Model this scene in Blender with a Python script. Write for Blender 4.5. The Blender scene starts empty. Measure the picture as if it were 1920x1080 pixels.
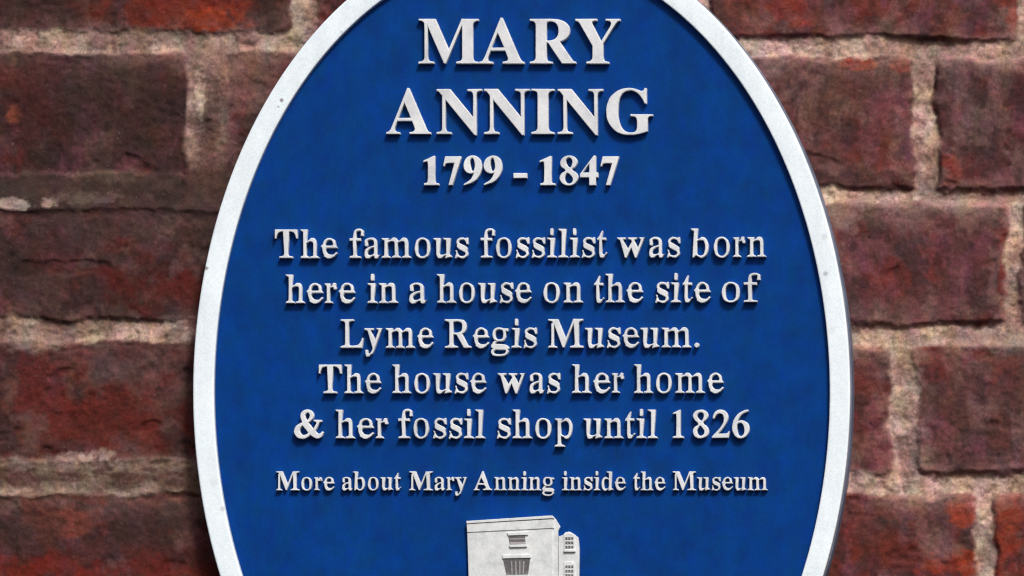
import bpy, math, random
import numpy as np
from mathutils import Vector, Matrix

# ------------------------------------------------------------------ camera, sky, sun, exposure
scene = bpy.context.scene
AZ, EL, DIST, LENS = math.radians(9.0), math.radians(-5.0), 4.0, 275.0
TARGET = np.array([0.0, -0.015, 0.0])
CAM = TARGET + DIST * np.array([math.sin(AZ) * math.cos(EL), -math.cos(AZ) * math.cos(EL), math.sin(EL)])
FWD = (TARGET - CAM) / np.linalg.norm(TARGET - CAM)
RGT = np.cross(FWD, [0, 0, 1.0]); RGT /= np.linalg.norm(RGT)
UPV = np.cross(RGT, FWD)
FOC = LENS / 36.0 * 1920.0
cam_data = bpy.data.cameras.new('camera')
cam_data.lens = LENS; cam_data.sensor_width = 36.0
cam_data.clip_start = 0.1; cam_data.clip_end = 200.0
cam = bpy.data.objects.new('camera', cam_data)
scene.collection.objects.link(cam)
cam.matrix_world = Matrix(((RGT[0], UPV[0], -FWD[0], CAM[0]), (RGT[1], UPV[1], -FWD[1], CAM[1]),
                           (RGT[2], UPV[2], -FWD[2], CAM[2]), (0, 0, 0, 1)))
scene.camera = cam

SUN_DIR = Vector((0.60, -1.0, 1.35)).normalized()          # towards the sun: above, to the right, in front of the wall
SUN_EL = math.asin(SUN_DIR.z); SUN_ROT = math.atan2(SUN_DIR.x, SUN_DIR.y)
world = bpy.data.worlds.new("World"); scene.world = world; world.use_nodes = True
nt = world.node_tree
bg = nt.nodes['Background']
sky = nt.nodes.new('ShaderNodeTexSky'); sky.sky_type = 'NISHITA'; sky.sun_disc = False
sky.sun_elevation = SUN_EL; sky.sun_rotation = SUN_ROT
sky.air_density = 0.8; sky.dust_density = 6.0; sky.ozone_density = 1.0
nt.links.new(sky.outputs[0], bg.inputs['Color'])
bg.inputs['Strength'].default_value = 0.05
sd = bpy.data.lights.new('sun', 'SUN'); sd.energy = 1.5; sd.angle = math.radians(11); sd.color = (1.0, 0.985, 0.965)
sun = bpy.data.objects.new('sun', sd); scene.collection.objects.link(sun)
sun.rotation_euler = SUN_DIR.to_track_quat('Z', 'Y').to_euler(); sun.location = (2, -3, 4)
vs = scene.view_settings
scene.display_settings.display_device = 'sRGB'
vs.view_transform = 'Standard'; vs.look = 'None'; vs.gamma = 1.0; vs.use_curve_mapping = False
vs.exposure = 1.12
scene.render.engine = 'CYCLES'
scene.cycles.filter_width = 1.3
scene.cycles.max_bounces = 6

# ------------------------------------------------------------------ helpers
def unproject(px, py, yplane):
    """photo pixel (1920x1080) -> world X, Z on the vertical plane Y = yplane"""
    px = np.asarray(px, float); py = np.asarray(py, float)
    a = (px - 960.0) / FOC; b = (540.0 - py) / FOC
    dx = FWD[0] + a * RGT[0] + b * UPV[0]
    dy = FWD[1] + a * RGT[1] + b * UPV[1]
    dz = FWD[2] + a * RGT[2] + b * UPV[2]
    t = (yplane - CAM[1]) / dy
    return CAM[0] + t * dx, CAM[2] + t * dz

def project(X, Y, Z):
    dx, dy, dz = X - CAM[0], Y - CAM[1], Z - CAM[2]
    f = dx * FWD[0] + dy * FWD[1] + dz * FWD[2]
    return (960 + FOC * (dx * RGT[0] + dy * RGT[1] + dz * RGT[2]) / f,
            540 - FOC * (dx * UPV[0] + dy * UPV[1] + dz * UPV[2]) / f)

MM = 0.001
PX = 0.2727 * MM            # one photo pixel on the wall, in metres

def lin(r, g, b):
    def f(c):
        c /= 255.0
        return c / 12.92 if c <= 0.04045 else ((c + 0.055) / 1.055) ** 2.4
    return (f(r), f(g), f(b))

def link(name, mesh, material, parent=None):
    o = bpy.data.objects.new(name, mesh)
    scene.collection.objects.link(o)
    if material: mesh.materials.append(material)
    if parent: o.parent = parent
    return o

def empty(name, label, category):
    o = bpy.data.objects.new(name, None); scene.collection.objects.link(o)
    o['label'] = label; o['category'] = category
    o.empty_display_size = 0.05
    return o

def mesh_np(name, verts, faces, smooth=True):
    """verts (n,3), faces (m,4) or (m,3) arrays"""
    me = bpy.data.meshes.new(name)
    verts = np.ascontiguousarray(verts, np.float32); faces = np.ascontiguousarray(faces, np.int32)
    k = faces.shape[1]
    me.vertices.add(len(verts)); me.vertices.foreach_set('co', verts.ravel())
    me.loops.add(faces.size); me.loops.foreach_set('vertex_index', faces.ravel())
    me.polygons.add(len(faces))
    me.polygons.foreach_set('loop_start', np.arange(0, faces.size, k, dtype=np.int32))
    me.polygons.foreach_set('use_smooth', np.full(len(faces), smooth))
    me.update(calc_edges=True); me.validate()
    return me

_rs = np.random.RandomState(7)
_tab = _rs.rand(512, 512)
def vnoise(x, y, seed=0):
    x = x + seed * 37.31; y = y + seed * 91.77
    xi = np.floor(x).astype(int); yi = np.floor(y).astype(int)
    fx = x - xi; fy = y - yi
    fx = fx * fx * (3 - 2 * fx); fy = fy * fy * (3 - 2 * fy)
    a = _tab[xi % 512, yi % 512]; b = _tab[(xi + 1) % 512, yi % 512]
    c = _tab[xi % 512, (yi + 1) % 512]; d = _tab[(xi + 1) % 512, (yi + 1) % 512]
    return (a * (1 - fx) + b * fx) * (1 - fy) + (c * (1 - fx) + d * fx) * fy
def fbm(x, y, seed=0, octaves=4):
    s = 0; amp = 1.0; tot = 0
    for i in range(octaves):
        s = s + amp * vnoise(x * 2 ** i, y * 2 ** i, seed + i * 3); tot += amp; amp *= 0.55
    return s / tot
def sstep(a, b, x):
    t = np.clip((x - a) / (b - a), 0, 1)
    return t * t * (3 - 2 * t)

# ------------------------------------------------------------------ materials
def new_mat(name):
    m = bpy.data.materials.new(name); m.use_nodes = True
    return m, m.node_tree, m.node_tree.nodes['Principled BSDF']
def noise_node(t, scale, detail=4, rough=0.6, stretch=None):
    tc = t.nodes.new('ShaderNodeTexCoord'); n = t.nodes.new('ShaderNodeTexNoise')
    n.inputs['Scale'].default_value = scale; n.inputs['Detail'].default_value = detail
    n.inputs['Roughness'].default_value = rough
    if stretch:
        mp = t.nodes.new('ShaderNodeMapping'); mp.inputs['Scale'].default_value = stretch
        t.links.new(tc.outputs['Object'], mp.inputs['Vector']); t.links.new(mp.outputs[0], n.inputs['Vector'])
    else:
        t.links.new(tc.outputs['Object'], n.inputs['Vector'])
    return n
def ramp(t, src, stops):
    r = t.nodes.new('ShaderNodeValToRGB'); e = r.color_ramp.elements
    while len(e) < len(stops): e.new(0.5)
    for el, (p, c) in zip(e, stops):
        el.position = p; el.color = (*c, 1) if len(c) == 3 else c
    t.links.new(src, r.inputs['Fac']); return r
def mix(t, mode, fac, a, b):
    m = t.nodes.new('ShaderNodeMix'); m.data_type = 'RGBA'; m.blend_type = mode
    if isinstance(fac, (int, float)): m.inputs[0].default_value = fac
    else: t.links.new(fac, m.inputs[0])
    for s, v in ((6, a), (7, b)):
        if isinstance(v, tuple): m.inputs[s].default_value = (*v, 1) if len(v) == 3 else v
        else: t.links.new(v, m.inputs[s])
    return m.outputs[2]
def bump(t, bsdf, src, dist, strength=1.0):
    b = t.nodes.new('ShaderNodeBump'); b.inputs['Distance'].default_value = dist; b.inputs['Strength'].default_value = strength
    t.links.new(src, b.inputs['Height']); t.links.new(b.outputs[0], bsdf.inputs['Normal'])

def mat_masonry():
    m, t, p = new_mat('weathered_masonry')
    at = t.nodes.new('ShaderNodeAttribute'); at.attribute_name = 'tone'
    n1 = noise_node(t, 900, 3, 0.7)
    r1 = ramp(t, n1.outputs['Fac'], [(0.25, (0.62, 0.62, 0.64)), (0.5, (1, 1, 1)), (0.78, (1.4, 1.38, 1.36))])
    c = mix(t, 'MULTIPLY', 1.0, at.outputs['Color'], r1.outputs[0])
    n2 = noise_node(t, 260, 4, 0.65)
    r2 = ramp(t, n2.outputs['Fac'], [(0.3, (0.75, 0.72, 0.74)), (0.5, (1, 1, 1)), (0.72, (1.3, 1.22, 1.2))])
    c = mix(t, 'MULTIPLY', 1.0, c, r2.outputs[0])
    t.links.new(c, p.inputs['Base Color'])
    p.inputs['Roughness'].default_value = 0.92; p.inputs['Specular IOR Level'].default_value = 0.25
    n4 = noise_node(t, 110, 4, 0.6, (1.0, 1.0, 0.6))            # hue drifts between plum, rust and olive
    hue = t.nodes.new('ShaderNodeMapRange'); hue.data_type = 'FLOAT_VECTOR'
    t.links.new(n4.outputs['Color'], hue.inputs['Vector'])
    for s, v in ((7, (0.3,) * 3), (8, (0.7,) * 3), (9, (0.86, 0.87, 0.82)), (10, (1.17, 1.11, 1.17))): hue.inputs[s].default_value = v
    c2 = mix(t, 'MULTIPLY', 1.0, c, hue.outputs['Vector'])
    sp = noise_node(t, 760, 1, 0.5)                             # pale grains of lime and sand
    sr = ramp(t, sp.outputs['Fac'], [(0.72, (0, 0, 0)), (0.82, (0.35, 0.35, 0.35))])
    c2 = mix(t, 'MIX', sr.outputs[0], c2, lin(150, 128, 120))
    t.links.new(c2, p.inputs['Base Color'])
    n3 = noise_node(t, 1500, 3, 0.7)
    bump(t, p, n3.outputs['Fac'], 0.0005, 0.45)
    return m

def mat_paint(name, col, dark, light, rough, specks=0.0, hue=False, grain=0.4, marks=(), spec=0.3, scale=60, bump_d=0.00006):
    m, t, p = new_mat(name)
    n = noise_node(t, scale, 5, 0.65)
    r = ramp(t, n.outputs['Fac'], [(0.3, dark), (0.5, col), (0.72, light)])
    s = noise_node(t, 90, 3, 0.6, (1.0, 1.0, 0.3))          # faint rain streaks down the face
    rs = ramp(t, s.outputs['Fac'], [(0.3, (0.92, 0.92, 0.92)), (0.55, (1, 1, 1)), (0.75, (1.05, 1.05, 1.05))])
    c = mix(t, 'MULTIPLY', 0.9, r.outputs[0], rs.outputs[0])
    g = noise_node(t, 1400, 2, 0.6)
    rg = ramp(t, g.outputs['Fac'], [(0.3, (0.74, 0.8, 0.84)), (0.5, (1, 1, 1)), (0.7, (1.2, 1.16, 1.14))])
    c = mix(t, 'MULTIPLY', grain, c, rg.outputs[0])
    if hue:                                                    # slow drift of the paint's own hue
        nh = noise_node(t, 130, 4, 0.65, (1.0, 1.0, 0.6)); hm_ = t.nodes.new('ShaderNodeMapRange'); hm_.data_type = 'FLOAT_VECTOR'
        t.links.new(nh.outputs['Color'], hm_.inputs['Vector'])
        for s_, v_ in ((7, (0.3,) * 3), (8, (0.7,) * 3), (9, (0.3, 0.87, 0.86)), (10, (1.7, 1.14, 1.14))): hm_.inputs[s_].default_value = v_
        c = mix(t, 'MULTIPLY', 1.0, c, hm_.outputs['Vector'])
    for x_, y_, r_, a_ in marks:                               # small dirt marks at their places on the thing
        ge = t.nodes.new('ShaderNodeNewGeometry'); di = t.nodes.new('ShaderNodeVectorMath'); di.operation = 'DISTANCE'
        X_, Z_ = unproject(x_, y_, -0.0196); di.inputs[1].default_value = (float(X_), -0.0196, float(Z_))
        t.links.new(ge.outputs['Position'], di.inputs[0])
        mr = t.nodes.new('ShaderNodeMapRange'); mr.inputs[1].default_value = r_ * PX; mr.inputs[2].default_value = r_ * PX * 0.4
        mr.inputs[3].default_value = 0; mr.inputs[4].default_value = a_
        t.links.new(di.outputs['Value'], mr.inputs[0])
        c = mix(t, 'MIX', mr.outputs[0], c, lin(96, 88, 84))
    if specks:
        v = noise_node(t, 330, 2, 0.5)
        rv = ramp(t, v.outputs['Fac'], [(specks, (0, 0, 0)), (specks + 0.03, (1, 1, 1))])
        c = mix(t, 'MIX', rv.outputs[0], c, lin(120, 115, 110))
    t.links.new(c, p.inputs['Base Color'])
    p.inputs['Roughness'].default_value = rough
    p.inputs['Specular IOR Level'].default_value = spec
    nb = noise_node(t, 500, 3, 0.6)
    bump(t, p, nb.outputs['Fac'], bump_d, 0.8)
    return m

M_WALL = mat_masonry()
M_BLUE = mat_paint('blue_plaque_paint', lin(2, 56, 125), lin(4, 52, 114), lin(1, 59, 136), 0.5, spec=0.08, scale=75, hue=True, grain=1.0)
M_RIM = mat_paint('white_rim_paint', lin(229, 240, 246), lin(222, 233, 240), lin(235, 244, 248), 0.45, specks=0.80, marks=[(528, 188, 5, .8), (522, 200, 3, .5), (387, 503, 5, .75), (1548, 513, 6, .45), (1546, 444, 8, .2), (418, 954, 7, .35), (402, 905, 12, .1), (1560, 620, 10, .12), (640, 60, 4, .3)])
M_LETTER = mat_paint('white_letter_paint', lin(213, 216, 219), lin(196, 199, 203), lin(226, 227, 228), 0.5)
M_RELIEF = mat_paint('pale_relief_paint', lin(212, 216, 217), lin(190, 194, 194), lin(224, 227, 226), 0.55, scale=160)
M_GREY = mat_paint('grey_window_paint', lin(100, 98, 100), lin(82, 80, 84), lin(128, 124, 122), 0.6, scale=300)
M_EDGE = mat_paint('slate_blue_edge', lin(92, 102, 122), lin(78, 86, 104), lin(106, 116, 134), 0.5)

# ------------------------------------------------------------------ the brick wall
def brick_list():
    R = random.Random(11)
    B = []                                                # x0, x1, y0, y1 in photo pixels on the brick faces
    rows = {0: [(-1300, -640), (-610, 548), (590, 1290), (1330, 1901), (1929, 2700)],
            1: [(-1150, -440), (-395, 356), (419, 990), (1040, 1706), (1758, 2450)],
            2: [(-1500, -830), (-790, -60 - 40), (-58, 655), (700, 1110), (1150, 1886), (1922, 2620)],
            3: [(-1150, -420), (-380, 402), (446, 960), (1010, 1668), (1717, 2410)],
            4: [(-900, -220), (-178, 660), (705, 1090), (1130, 1830), (1868, 2560)]}
    ys = {0: (-176, 60), 1: (96, 336), 2: (386, 599), 3: (638, 868), 4: (920, 1150)}
    ysr = {0: (-172, 70), 1: (108, 350), 2: (378, 604), 3: (648, 883), 4: (928, 1160)}
    for k in range(-4, 9):
        if k in rows:
            for (a, b) in rows[k]:
                y0, y1 = ys[k] if (a + b) / 2 < 950 else ysr[k]
                B.append((a, b, y0, y1))
            lo, hi = min(r[0] for r in rows[k]), max(r[1] for r in rows[k])
        else:
            lo = hi = R.uniform(-200, 500) + (380 if k % 2 else 0)
        y0 = 100 + 279 * (k - 1); y1 = y0 + 238
        if k in rows: y0, y1 = ys[k]
        x = hi + 42
        while x < 3400:
            B.append((x, x + 745 + R.uniform(-12, 12), y0 + R.uniform(-4, 4), y1 + R.uniform(-4, 4))); x += 787 + R.uniform(-8, 8)
        x = lo - 42
        while x > -1500:
            B.append((x - 745 + R.uniform(-12, 12), x, y0 + R.uniform(-4, 4), y1 + R.uniform(-4, 4))); x -= 787 + R.uniform(-8, 8)
    return B

def spaced(lo, a, b, hi, fine, coarse):
    n1, n2, n3 = int((a - lo) / coarse), int((b - a) / fine), int((hi - b) / coarse)
    return np.concatenate([np.linspace(lo, a, n1, endpoint=False), np.linspace(a, b, n2, endpoint=False), np.linspace(b, hi, n3)])

gx = spaced(-0.66, -0.285, 0.285, 0.66, 0.00064, 0.0026)
gz = spaced(-0.46, -0.165, 0.165, 0.46, 0.00064, 0.0026)
X, Z = np.meshgrid(gx, gz)
FACE_Y = -0.006
U, V = project(X, np.full_like(X, FACE_Y), Z)             # photo pixel of each point, continuing past the frame
wu = U + 13 * (fbm(U / 80, V / 80, 1) - .5) * 2 + 3.5 * (fbm(U / 16, V / 16, 2, 3) - .5) * 2
wv = V + 11 * (fbm(U / 90, V / 90, 5) - .5) * 2 + 3.5 * (fbm(U / 16, V / 16, 6, 3) - .5) * 2
D = np.full(X.shape, 1e3); DT = np.full(X.shape, 1e3); BID = np.zeros(X.shape, int)
bricks = brick_list()
for i, (x0, x1, y0, y1) in enumerate(bricks):
    msk = (U > x0 - 60) & (U < x1 + 60) & (V > y0 - 60) & (V < y1 + 60)
    if not msk.any(): continue
    a, b = wu[msk], wv[msk]; rad = 14.0
    g_ = 3.5 if x0 > 900 else 2.0
    x0, x1, y0, y1 = x0 - g_, x1 + g_, y0 - g_, y1 + g_
    qx = np.abs(a - (x0 + x1) / 2) - (x1 - x0) / 2 + rad
    qy = np.abs(b - (y0 + y1) / 2) - (y1 - y0) / 2 + rad
    d = np.hypot(np.maximum(qx, 0), np.maximum(qy, 0)) + np.minimum(np.maximum(qx, qy), 0) - rad
    cur = D[msk]; take = d < cur
    cur[take] = d[take]; D[msk] = cur
    tt = DT[msk]; tt[take] = (b - y0)[take]; DT[msk] = tt
    bb = BID[msk]; bb[take] = i; BID[msk] = bb

# relief: brick faces stand proud, mortar lies recessed, flush and smeared in places
n_big = fbm(U / 170, V / 150, 9, 3); n_mid = fbm(U / 42, V / 38, 12, 4); n_fin = fbm(U / 9, V / 9, 15, 3)
rs2 = np.random.RandomState(3)
b_off = rs2.uniform(-0.4, 0.4, len(bricks)) * MM; b_tx = rs2.uniform(-1, 1, len(bricks)); b_tz = rs2.uniform(-1, 1, len(bricks))
bc = np.array([((b[0] + b[1]) / 2, (b[2] + b[3]) / 2) for b in bricks])
tilt = (b_tx[BID] * (U - bc[BID, 0]) / 400 + b_tz[BID] * (V - bc[BID, 1]) / 130) * 0.35 * MM
hb = ((5.6 - 0.9 * sstep(900, 500, U)) * MM + b_off[BID] + tilt) * sstep(12, -10, D + 12 * (n_mid - .5))
hb = hb + (n_mid - .5) * 1.5 * MM + (n_fin - .5) * 0.7 * MM + (n_big - .5) * 1.2 * MM
# chipped pits in the brick faces
pit = sstep(0.66, 0.80, fbm(U / 75, V / 50, 31, 3)); hb = hb - pit * 0.9 * MM
fill = np.clip(0.45 + 1.5 * (fbm(U / 120, V / 90, 21, 3) - .5), 0, 1)
grime = np.exp(-((V - 362) / 40) ** 2) * sstep(520, 380, U)                     # flush dirty joint on the left
lf = sstep(900, 500, U)
fill = np.clip(fill + 0.55 * grime + 0.45 * lf, 0, 1.15)
hm = (1.6 + 3.4 * fill) * MM + (n_mid - .5) * 1.9 * MM + (n_fin - .5) * 1.2 * MM
gfl = np.clip(grime * 1.25, 0, .9)
hm = hm * (1 - gfl) + (5.6 * MM + (n_mid - .5) * 1.6 * MM) * gfl
hm = hm - sstep(-6, -34, D) * 9 * MM
k = 1.0 * MM
H = np.log(np.exp(np.clip(hb / k, -20, 20)) + np.exp(np.clip(hm / k, -20, 20))) * k
mort = sstep(-1.9 * MM, 1.5 * MM, hm - hb + (n_fin - .5) * 1.6 * MM) * sstep(-20, 0, D + 14 * (n_mid - .5))

# ------------- colours of the materials themselves (firing, dirt, mortar)
def C(*c): return np.array(lin(*c))
base_set = [C(96, 62, 58), C(88, 58, 56), C(104, 62, 56), C(92, 60, 60)]
bcol = np.array([base_set[i % 4] * rs2.uniform(.88, 1.1) for i in range(len(bricks))])
def at_px(x, y):
    for i, (x0, x1, y0, y1) in enumerate(bricks):
        if x0 <= x <= x1 and y0 <= y <= y1: return i
for x, y, c in [(100, 20, C(88, 60, 52)), (100, 200, C(80, 56, 50)), (100, 480, C(84, 62, 56)), (100, 750, C(112, 60, 50)), (100, 1000, C(98, 58, 50)),
                (1500, 20, C(110, 70, 60)), (1600, 200, C(104, 72, 66)), (1850, 200, C(88, 54, 54)), (1700, 480, C(104, 68, 66)),
                (1640, 750, C(104, 60, 58)), (1800, 750, C(98, 68, 64)), (1750, 1000, C(108, 56, 48)), (1900, 1000, C(112, 56, 44))]:
    i = at_px(x, y)
    if i is not None: bcol[i] = c
col = bcol[BID]
def blend(mask, c):
    global col
    col = col * (1 - mask[..., None]) + c * mask[..., None]
# general mottling: redder and greyer clouds
blend(0.75 * sstep(.48, .66, fbm(U / 75, V / 60, 41, 4)), C(116, 54, 46))
blend(0.75 * sstep(.50, .64, fbm(U / 60, V / 70, 47, 4)), C(74, 58, 56))
blend(0.6 * sstep(.52, .66, fbm(U / 35, V / 55, 53, 4)), C(124, 82, 92))
blend(0.45 * sstep(.54, .68, fbm(U / 45, V / 60, 56, 4)), C(140, 118, 110))
blend(0.5 * sstep(.54, .66, fbm(U / 22, V / 34, 59, 4)), C(58, 44, 42))
def patch(x, y, rx, ry, c, s):
    q = ((U - x) / rx) ** 2 + ((V - y) / ry) ** 2
    fs = float(np.clip(.8 * min(rx, ry), 9, 40))
    q = q + 1.7 * (fbm(U / fs, V / (fs * .85), int(abs(x) + y) % 97, 4) - .5) * 2
    blend(s * sstep(1.6, 0.0, q), c)
ORANGE = C(150, 58, 30); RED = C(128, 48, 34); DKRED = C(104, 36, 28); BRN = C(70, 52, 46); GRY = C(128, 108, 100)
for a in [(330, 18, 130, 44, ORANGE, .9), (410, 38, 60, 24, C(178, 76, 30), .8), (500, 20, 30, 60, BRN, .8), (560, 20, 40, 50, C(110, 66, 52), .7),
          (100, 30, 170, 50, BRN, .6), (22, 215, 16, 16, C(190, 120, 84), .9), (362, 180, 10, 48, C(130, 52, 34), .9), (60, 180, 70, 90, C(92, 44, 38), .6),
          (230, 200, 120, 100, C(72, 54, 50), .6), (480, 130, 70, 40, C(140, 108, 96), .7),
          (270, 545, 110, 44, DKRED, .95), (90, 480, 110, 90, C(74, 56, 52), .6), (200, 420, 150, 40, C(92, 76, 70), .7),
          (200, 790, 150, 70, C(122, 46, 32), .85), (60, 740, 40, 70, C(120, 50, 44), .8), (225, 685, 70, 34, GRY, .45), (55, 800, 30, 46, C(140, 118, 110), .55),
          (230, 650, 60, 22, C(112, 54, 50), .6), (190, 690, 26, 50, C(96, 82, 78), .6),
          (130, 975, 70, 30, C(158, 84, 62), .7), (210, 925, 150, 22, C(142, 62, 34), .8), (270, 985, 90, 60, C(72, 54, 50), .75), (60, 1000, 60, 46, C(84, 64, 56), .6),
          (30, 1070, 160, 34, C(138, 46, 28), .9), (330, 1070, 130, 24, C(122, 42, 30), .8), (150, 948, 14, 12, BRN, .8),
          (1480, 20, 46, 30, C(146, 60, 44), .7), (1612, 118, 36, 13, C(160, 72, 46), .9), (1690, 124, 20, 16, C(140, 60, 54), .8), (1400, 30, 40, 40, C(120, 66, 54), .7),
          (1900, 40, 14, 22, C(150, 60, 44), .8), (1880, 500, 9, 90, C(120, 50, 42), .9), (1705, 270, 10, 40, C(110, 56, 92), .4),
          (1780, 320, 20, 30, C(140, 60, 44), .7), (1640, 840, 40, 30, C(132, 74, 74), .6), (1625, 700, 40, 46, C(120, 56, 50), .6), (1722, 670, 20, 24, C(124, 62, 44), .7),
          (1805, 958, 30, 26, C(160, 70, 38), .9), (1800, 1060, 70, 26, C(150, 62, 34), .9), (1650, 1030, 70, 40, C(112, 46, 32), .7), (1895, 985, 30, 60, C(150, 64, 36), .8),
          (1690, 950, 60, 20, C(128, 82, 74), .6), (1630, 1000, 30, 30, C(96, 62, 60), .6)]:
    patch(*a)
# lime bloom smeared over the brick edges, strongest along their top edges
sup = 1 - .93 * np.exp(-((V - 366) / 74) ** 4) * sstep(560, 420, U)
edge = sup * np.exp(-np.clip(-D, 0, 200) / 22) * sstep(.40, .62, fbm(U / 46, V / 30, 61, 4))
top = sup * np.exp(-np.clip(DT, 0, 300) / 18) * sstep(.36, .60, fbm(U / 80, V / 24, 67, 4))
blend(np.clip(.55 * edge + .70 * top, 0, .8), C(176, 150, 138))
# mortar
mcol = C(172, 147, 132) * (0.72 + 0.62 * fbm(U / 26, V / 22, 71, 4))[..., None]
dm = sstep(.42, .62, fbm(U / 50, V / 34, 77, 4))[..., None] * .7
mcol = mcol * (1 - dm) + C(120, 92, 84) * dm
dk = sstep(.60, .68, fbm(U / 11, V / 10, 83, 3))[..., None] * .5
mcol = mcol * (1 - dk) + C(92, 72, 64) * dk
gm = (np.clip(1.15 * np.exp(-((V - 364) / 62) ** 4), 0, .97) * sstep(560, 400, U))[..., None]
mcol = mcol * (1 - gm) + (C(60, 43, 40) * (0.25 + 1.5 * fbm(U / 36, V / 22, 95, 4))[..., None]) * gm
dl = (np.exp(-((V - 893) / 34) ** 2) * sstep(700, 300, U) * (.65 + .4 * fbm(U / 50, V / 24, 91, 3)))[..., None]
mcol = mcol * (1 - dl) + C(94, 75, 64) * dl
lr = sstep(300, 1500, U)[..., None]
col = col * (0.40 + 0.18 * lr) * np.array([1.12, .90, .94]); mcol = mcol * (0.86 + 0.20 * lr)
lj = (np.exp(-((U - 388) / 34) ** 2) * np.clip(sstep(130, 250, V + 1.5 * (U - 375)) * sstep(420, 330, V), 0, 1))[..., None] * .85
mcol = mcol * (1 - lj) + C(96, 70, 64) * .6 * lj
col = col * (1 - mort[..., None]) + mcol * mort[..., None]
# brick dust and soot that break up the two lower joints on the left
br = sstep(.48, .62, fbm(U / 46, V / 17, 103, 4)) * sstep(700, 400, U)
blend(np.clip(br * (.85 * np.exp(-((V - 893) / 40) ** 2) + .55 * np.exp(-((V - 617) / 30) ** 2)), 0, .85), C(78, 52, 46))
# lime left on the surface where the joints were once smeared over
for a in [(20, 383, 34, 11, C(170, 150, 140), .8), (92, 380, 16, 10, C(160, 140, 130), .7), (165, 372, 60, 12, C(104, 86, 80), .6), (190, 330, 60, 12, C(100, 80, 72), .5),
          (375, 165, 9, 50, C(190, 164, 148), .7), (60, 635, 50, 26, C(142, 120, 110), .7), (145, 858, 34, 10, C(170, 146, 132), .75), (196, 852, 26, 12, C(160, 136, 126), .7),
          (110, 860, 60, 10, C(120, 96, 84), .6), (310, 872, 50, 6, C(140, 116, 100), .5), (470, 160, 50, 60, C(112, 82, 76), .6), (425, 110, 60, 24, C(130, 102, 92), .6),
          (1590, 400, 30, 30, C(140, 116, 104), .6), (1660, 385, 50, 16, C(128, 106, 98), .6), (1790, 385, 70, 20, C(138, 116, 108), .6), (1420, 130, 60, 26, C(118, 96, 88), .6),
          (1870, 110, 60, 16, C(130, 108, 100), .5), (1900, 640, 40, 26, C(126, 110, 108), .7), (1800, 640, 80, 12, C(132, 112, 104), .5), (1720, 840, 30, 40, C(124, 106, 102), .6),
          (1700, 940, 70, 14, C(124, 96, 90), .5), (1760, 1030, 36, 40, C(112, 84, 78), .5)]:
    patch(*a)

ny, nx = X.shape
verts = np.stack([X, -H, Z], -1).reshape(-1, 3)
idx = np.arange(ny * nx).reshape(ny, nx)
quads = np.stack([idx[:-1, :-1], idx[:-1, 1:], idx[1:, 1:], idx[1:, :-1]], -1).reshape(-1, 4)
fm = mort.reshape(-1)[quads].mean(1) > 0.5
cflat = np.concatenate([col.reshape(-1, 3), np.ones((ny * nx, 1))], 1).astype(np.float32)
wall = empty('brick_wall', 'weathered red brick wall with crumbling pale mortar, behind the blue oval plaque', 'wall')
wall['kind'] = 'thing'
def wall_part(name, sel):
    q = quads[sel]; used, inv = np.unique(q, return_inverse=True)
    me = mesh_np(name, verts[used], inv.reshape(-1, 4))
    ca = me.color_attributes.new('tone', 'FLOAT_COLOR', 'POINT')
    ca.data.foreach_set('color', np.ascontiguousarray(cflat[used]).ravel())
    return link(name, me, M_WALL, wall)
wall_part('brickwork', ~fm)
wall_part('mortar', fm)
# solid body of the wall behind its face
def box_mesh(name, x0, x1, y0, y1, z0, z1):
    v = np.array([(x, y, z) for x in (x0, x1) for y in (y0, y1) for z in (z0, z1)])
    f = np.array([(0, 1, 3, 2), (4, 6, 7, 5), (0, 4, 5, 1), (2, 3, 7, 6), (0, 2, 6, 4), (1, 5, 7, 3)])
    return mesh_np(name, v, f, False)
core = box_mesh('wall_core', -0.66, 0.66, 0.004, 0.215, -0.46, 0.46)
ca = core.color_attributes.new('tone', 'FLOAT_COLOR', 'POINT')
ca.data.foreach_set('color', np.tile(np.array([*C(96, 62, 58), 1], np.float32), 8))
link('wall_core', core, M_WALL, wall)

# ------------------------------------------------------------------ the plaque
plaque = empty('wall_plaque', 'blue oval plaque with white raised rim and lettering, fixed to the brick wall', 'plaque')
Y_BACK, Y_FACE, Y_RIM = -0.0040, -0.0164, -0.0196
LET_H = 3.1 * MM
# outer and inner edge of the rim front, as seen, brought back on to the rim's own plane
def ell(cx, cy, a, b, n=360):
    t = np.linspace(0, 2 * math.pi, n, endpoint=False)
    return unproject(cx + a * np.cos(t), cy - b * np.sin(t), Y_RIM)
OX, OZ = ell(977.5, 735, 615.5, 868)
IX, IZ = ell(978.0, 735, 577.5, 825)
DXo, DZo = OX - OX.mean(), OZ - OZ.mean()
def ring(name, prof, mat, closed=True):
    """prof: list of (f, extra metres outward, Y); f = 0 at the outer edge, 1 at the inner edge"""
    n = len(OX); rows = []
    rad = np.hypot(DXo, DZo)
    for f, e, y in prof:
        x = OX * (1 - f) + IX * f + DXo / rad * e; z = OZ * (1 - f) + IZ * f + DZo / rad * e
        rows.append(np.stack([x, np.full(n, y), z], -1))
    v = np.concatenate(rows); fs = []
    m = len(prof)
    for j in range(m if closed else m - 1):
        a, b = j * n, ((j + 1) % m) * n
        i = np.arange(n); k = (i + 1) % n
        fs.append(np.stack([a + i, a + k, b + k, b + i], -1))
    me = mesh_np(name, v, np.concatenate(fs))
    return link(name, me, mat, plaque)
r = 0.6 * MM
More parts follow.
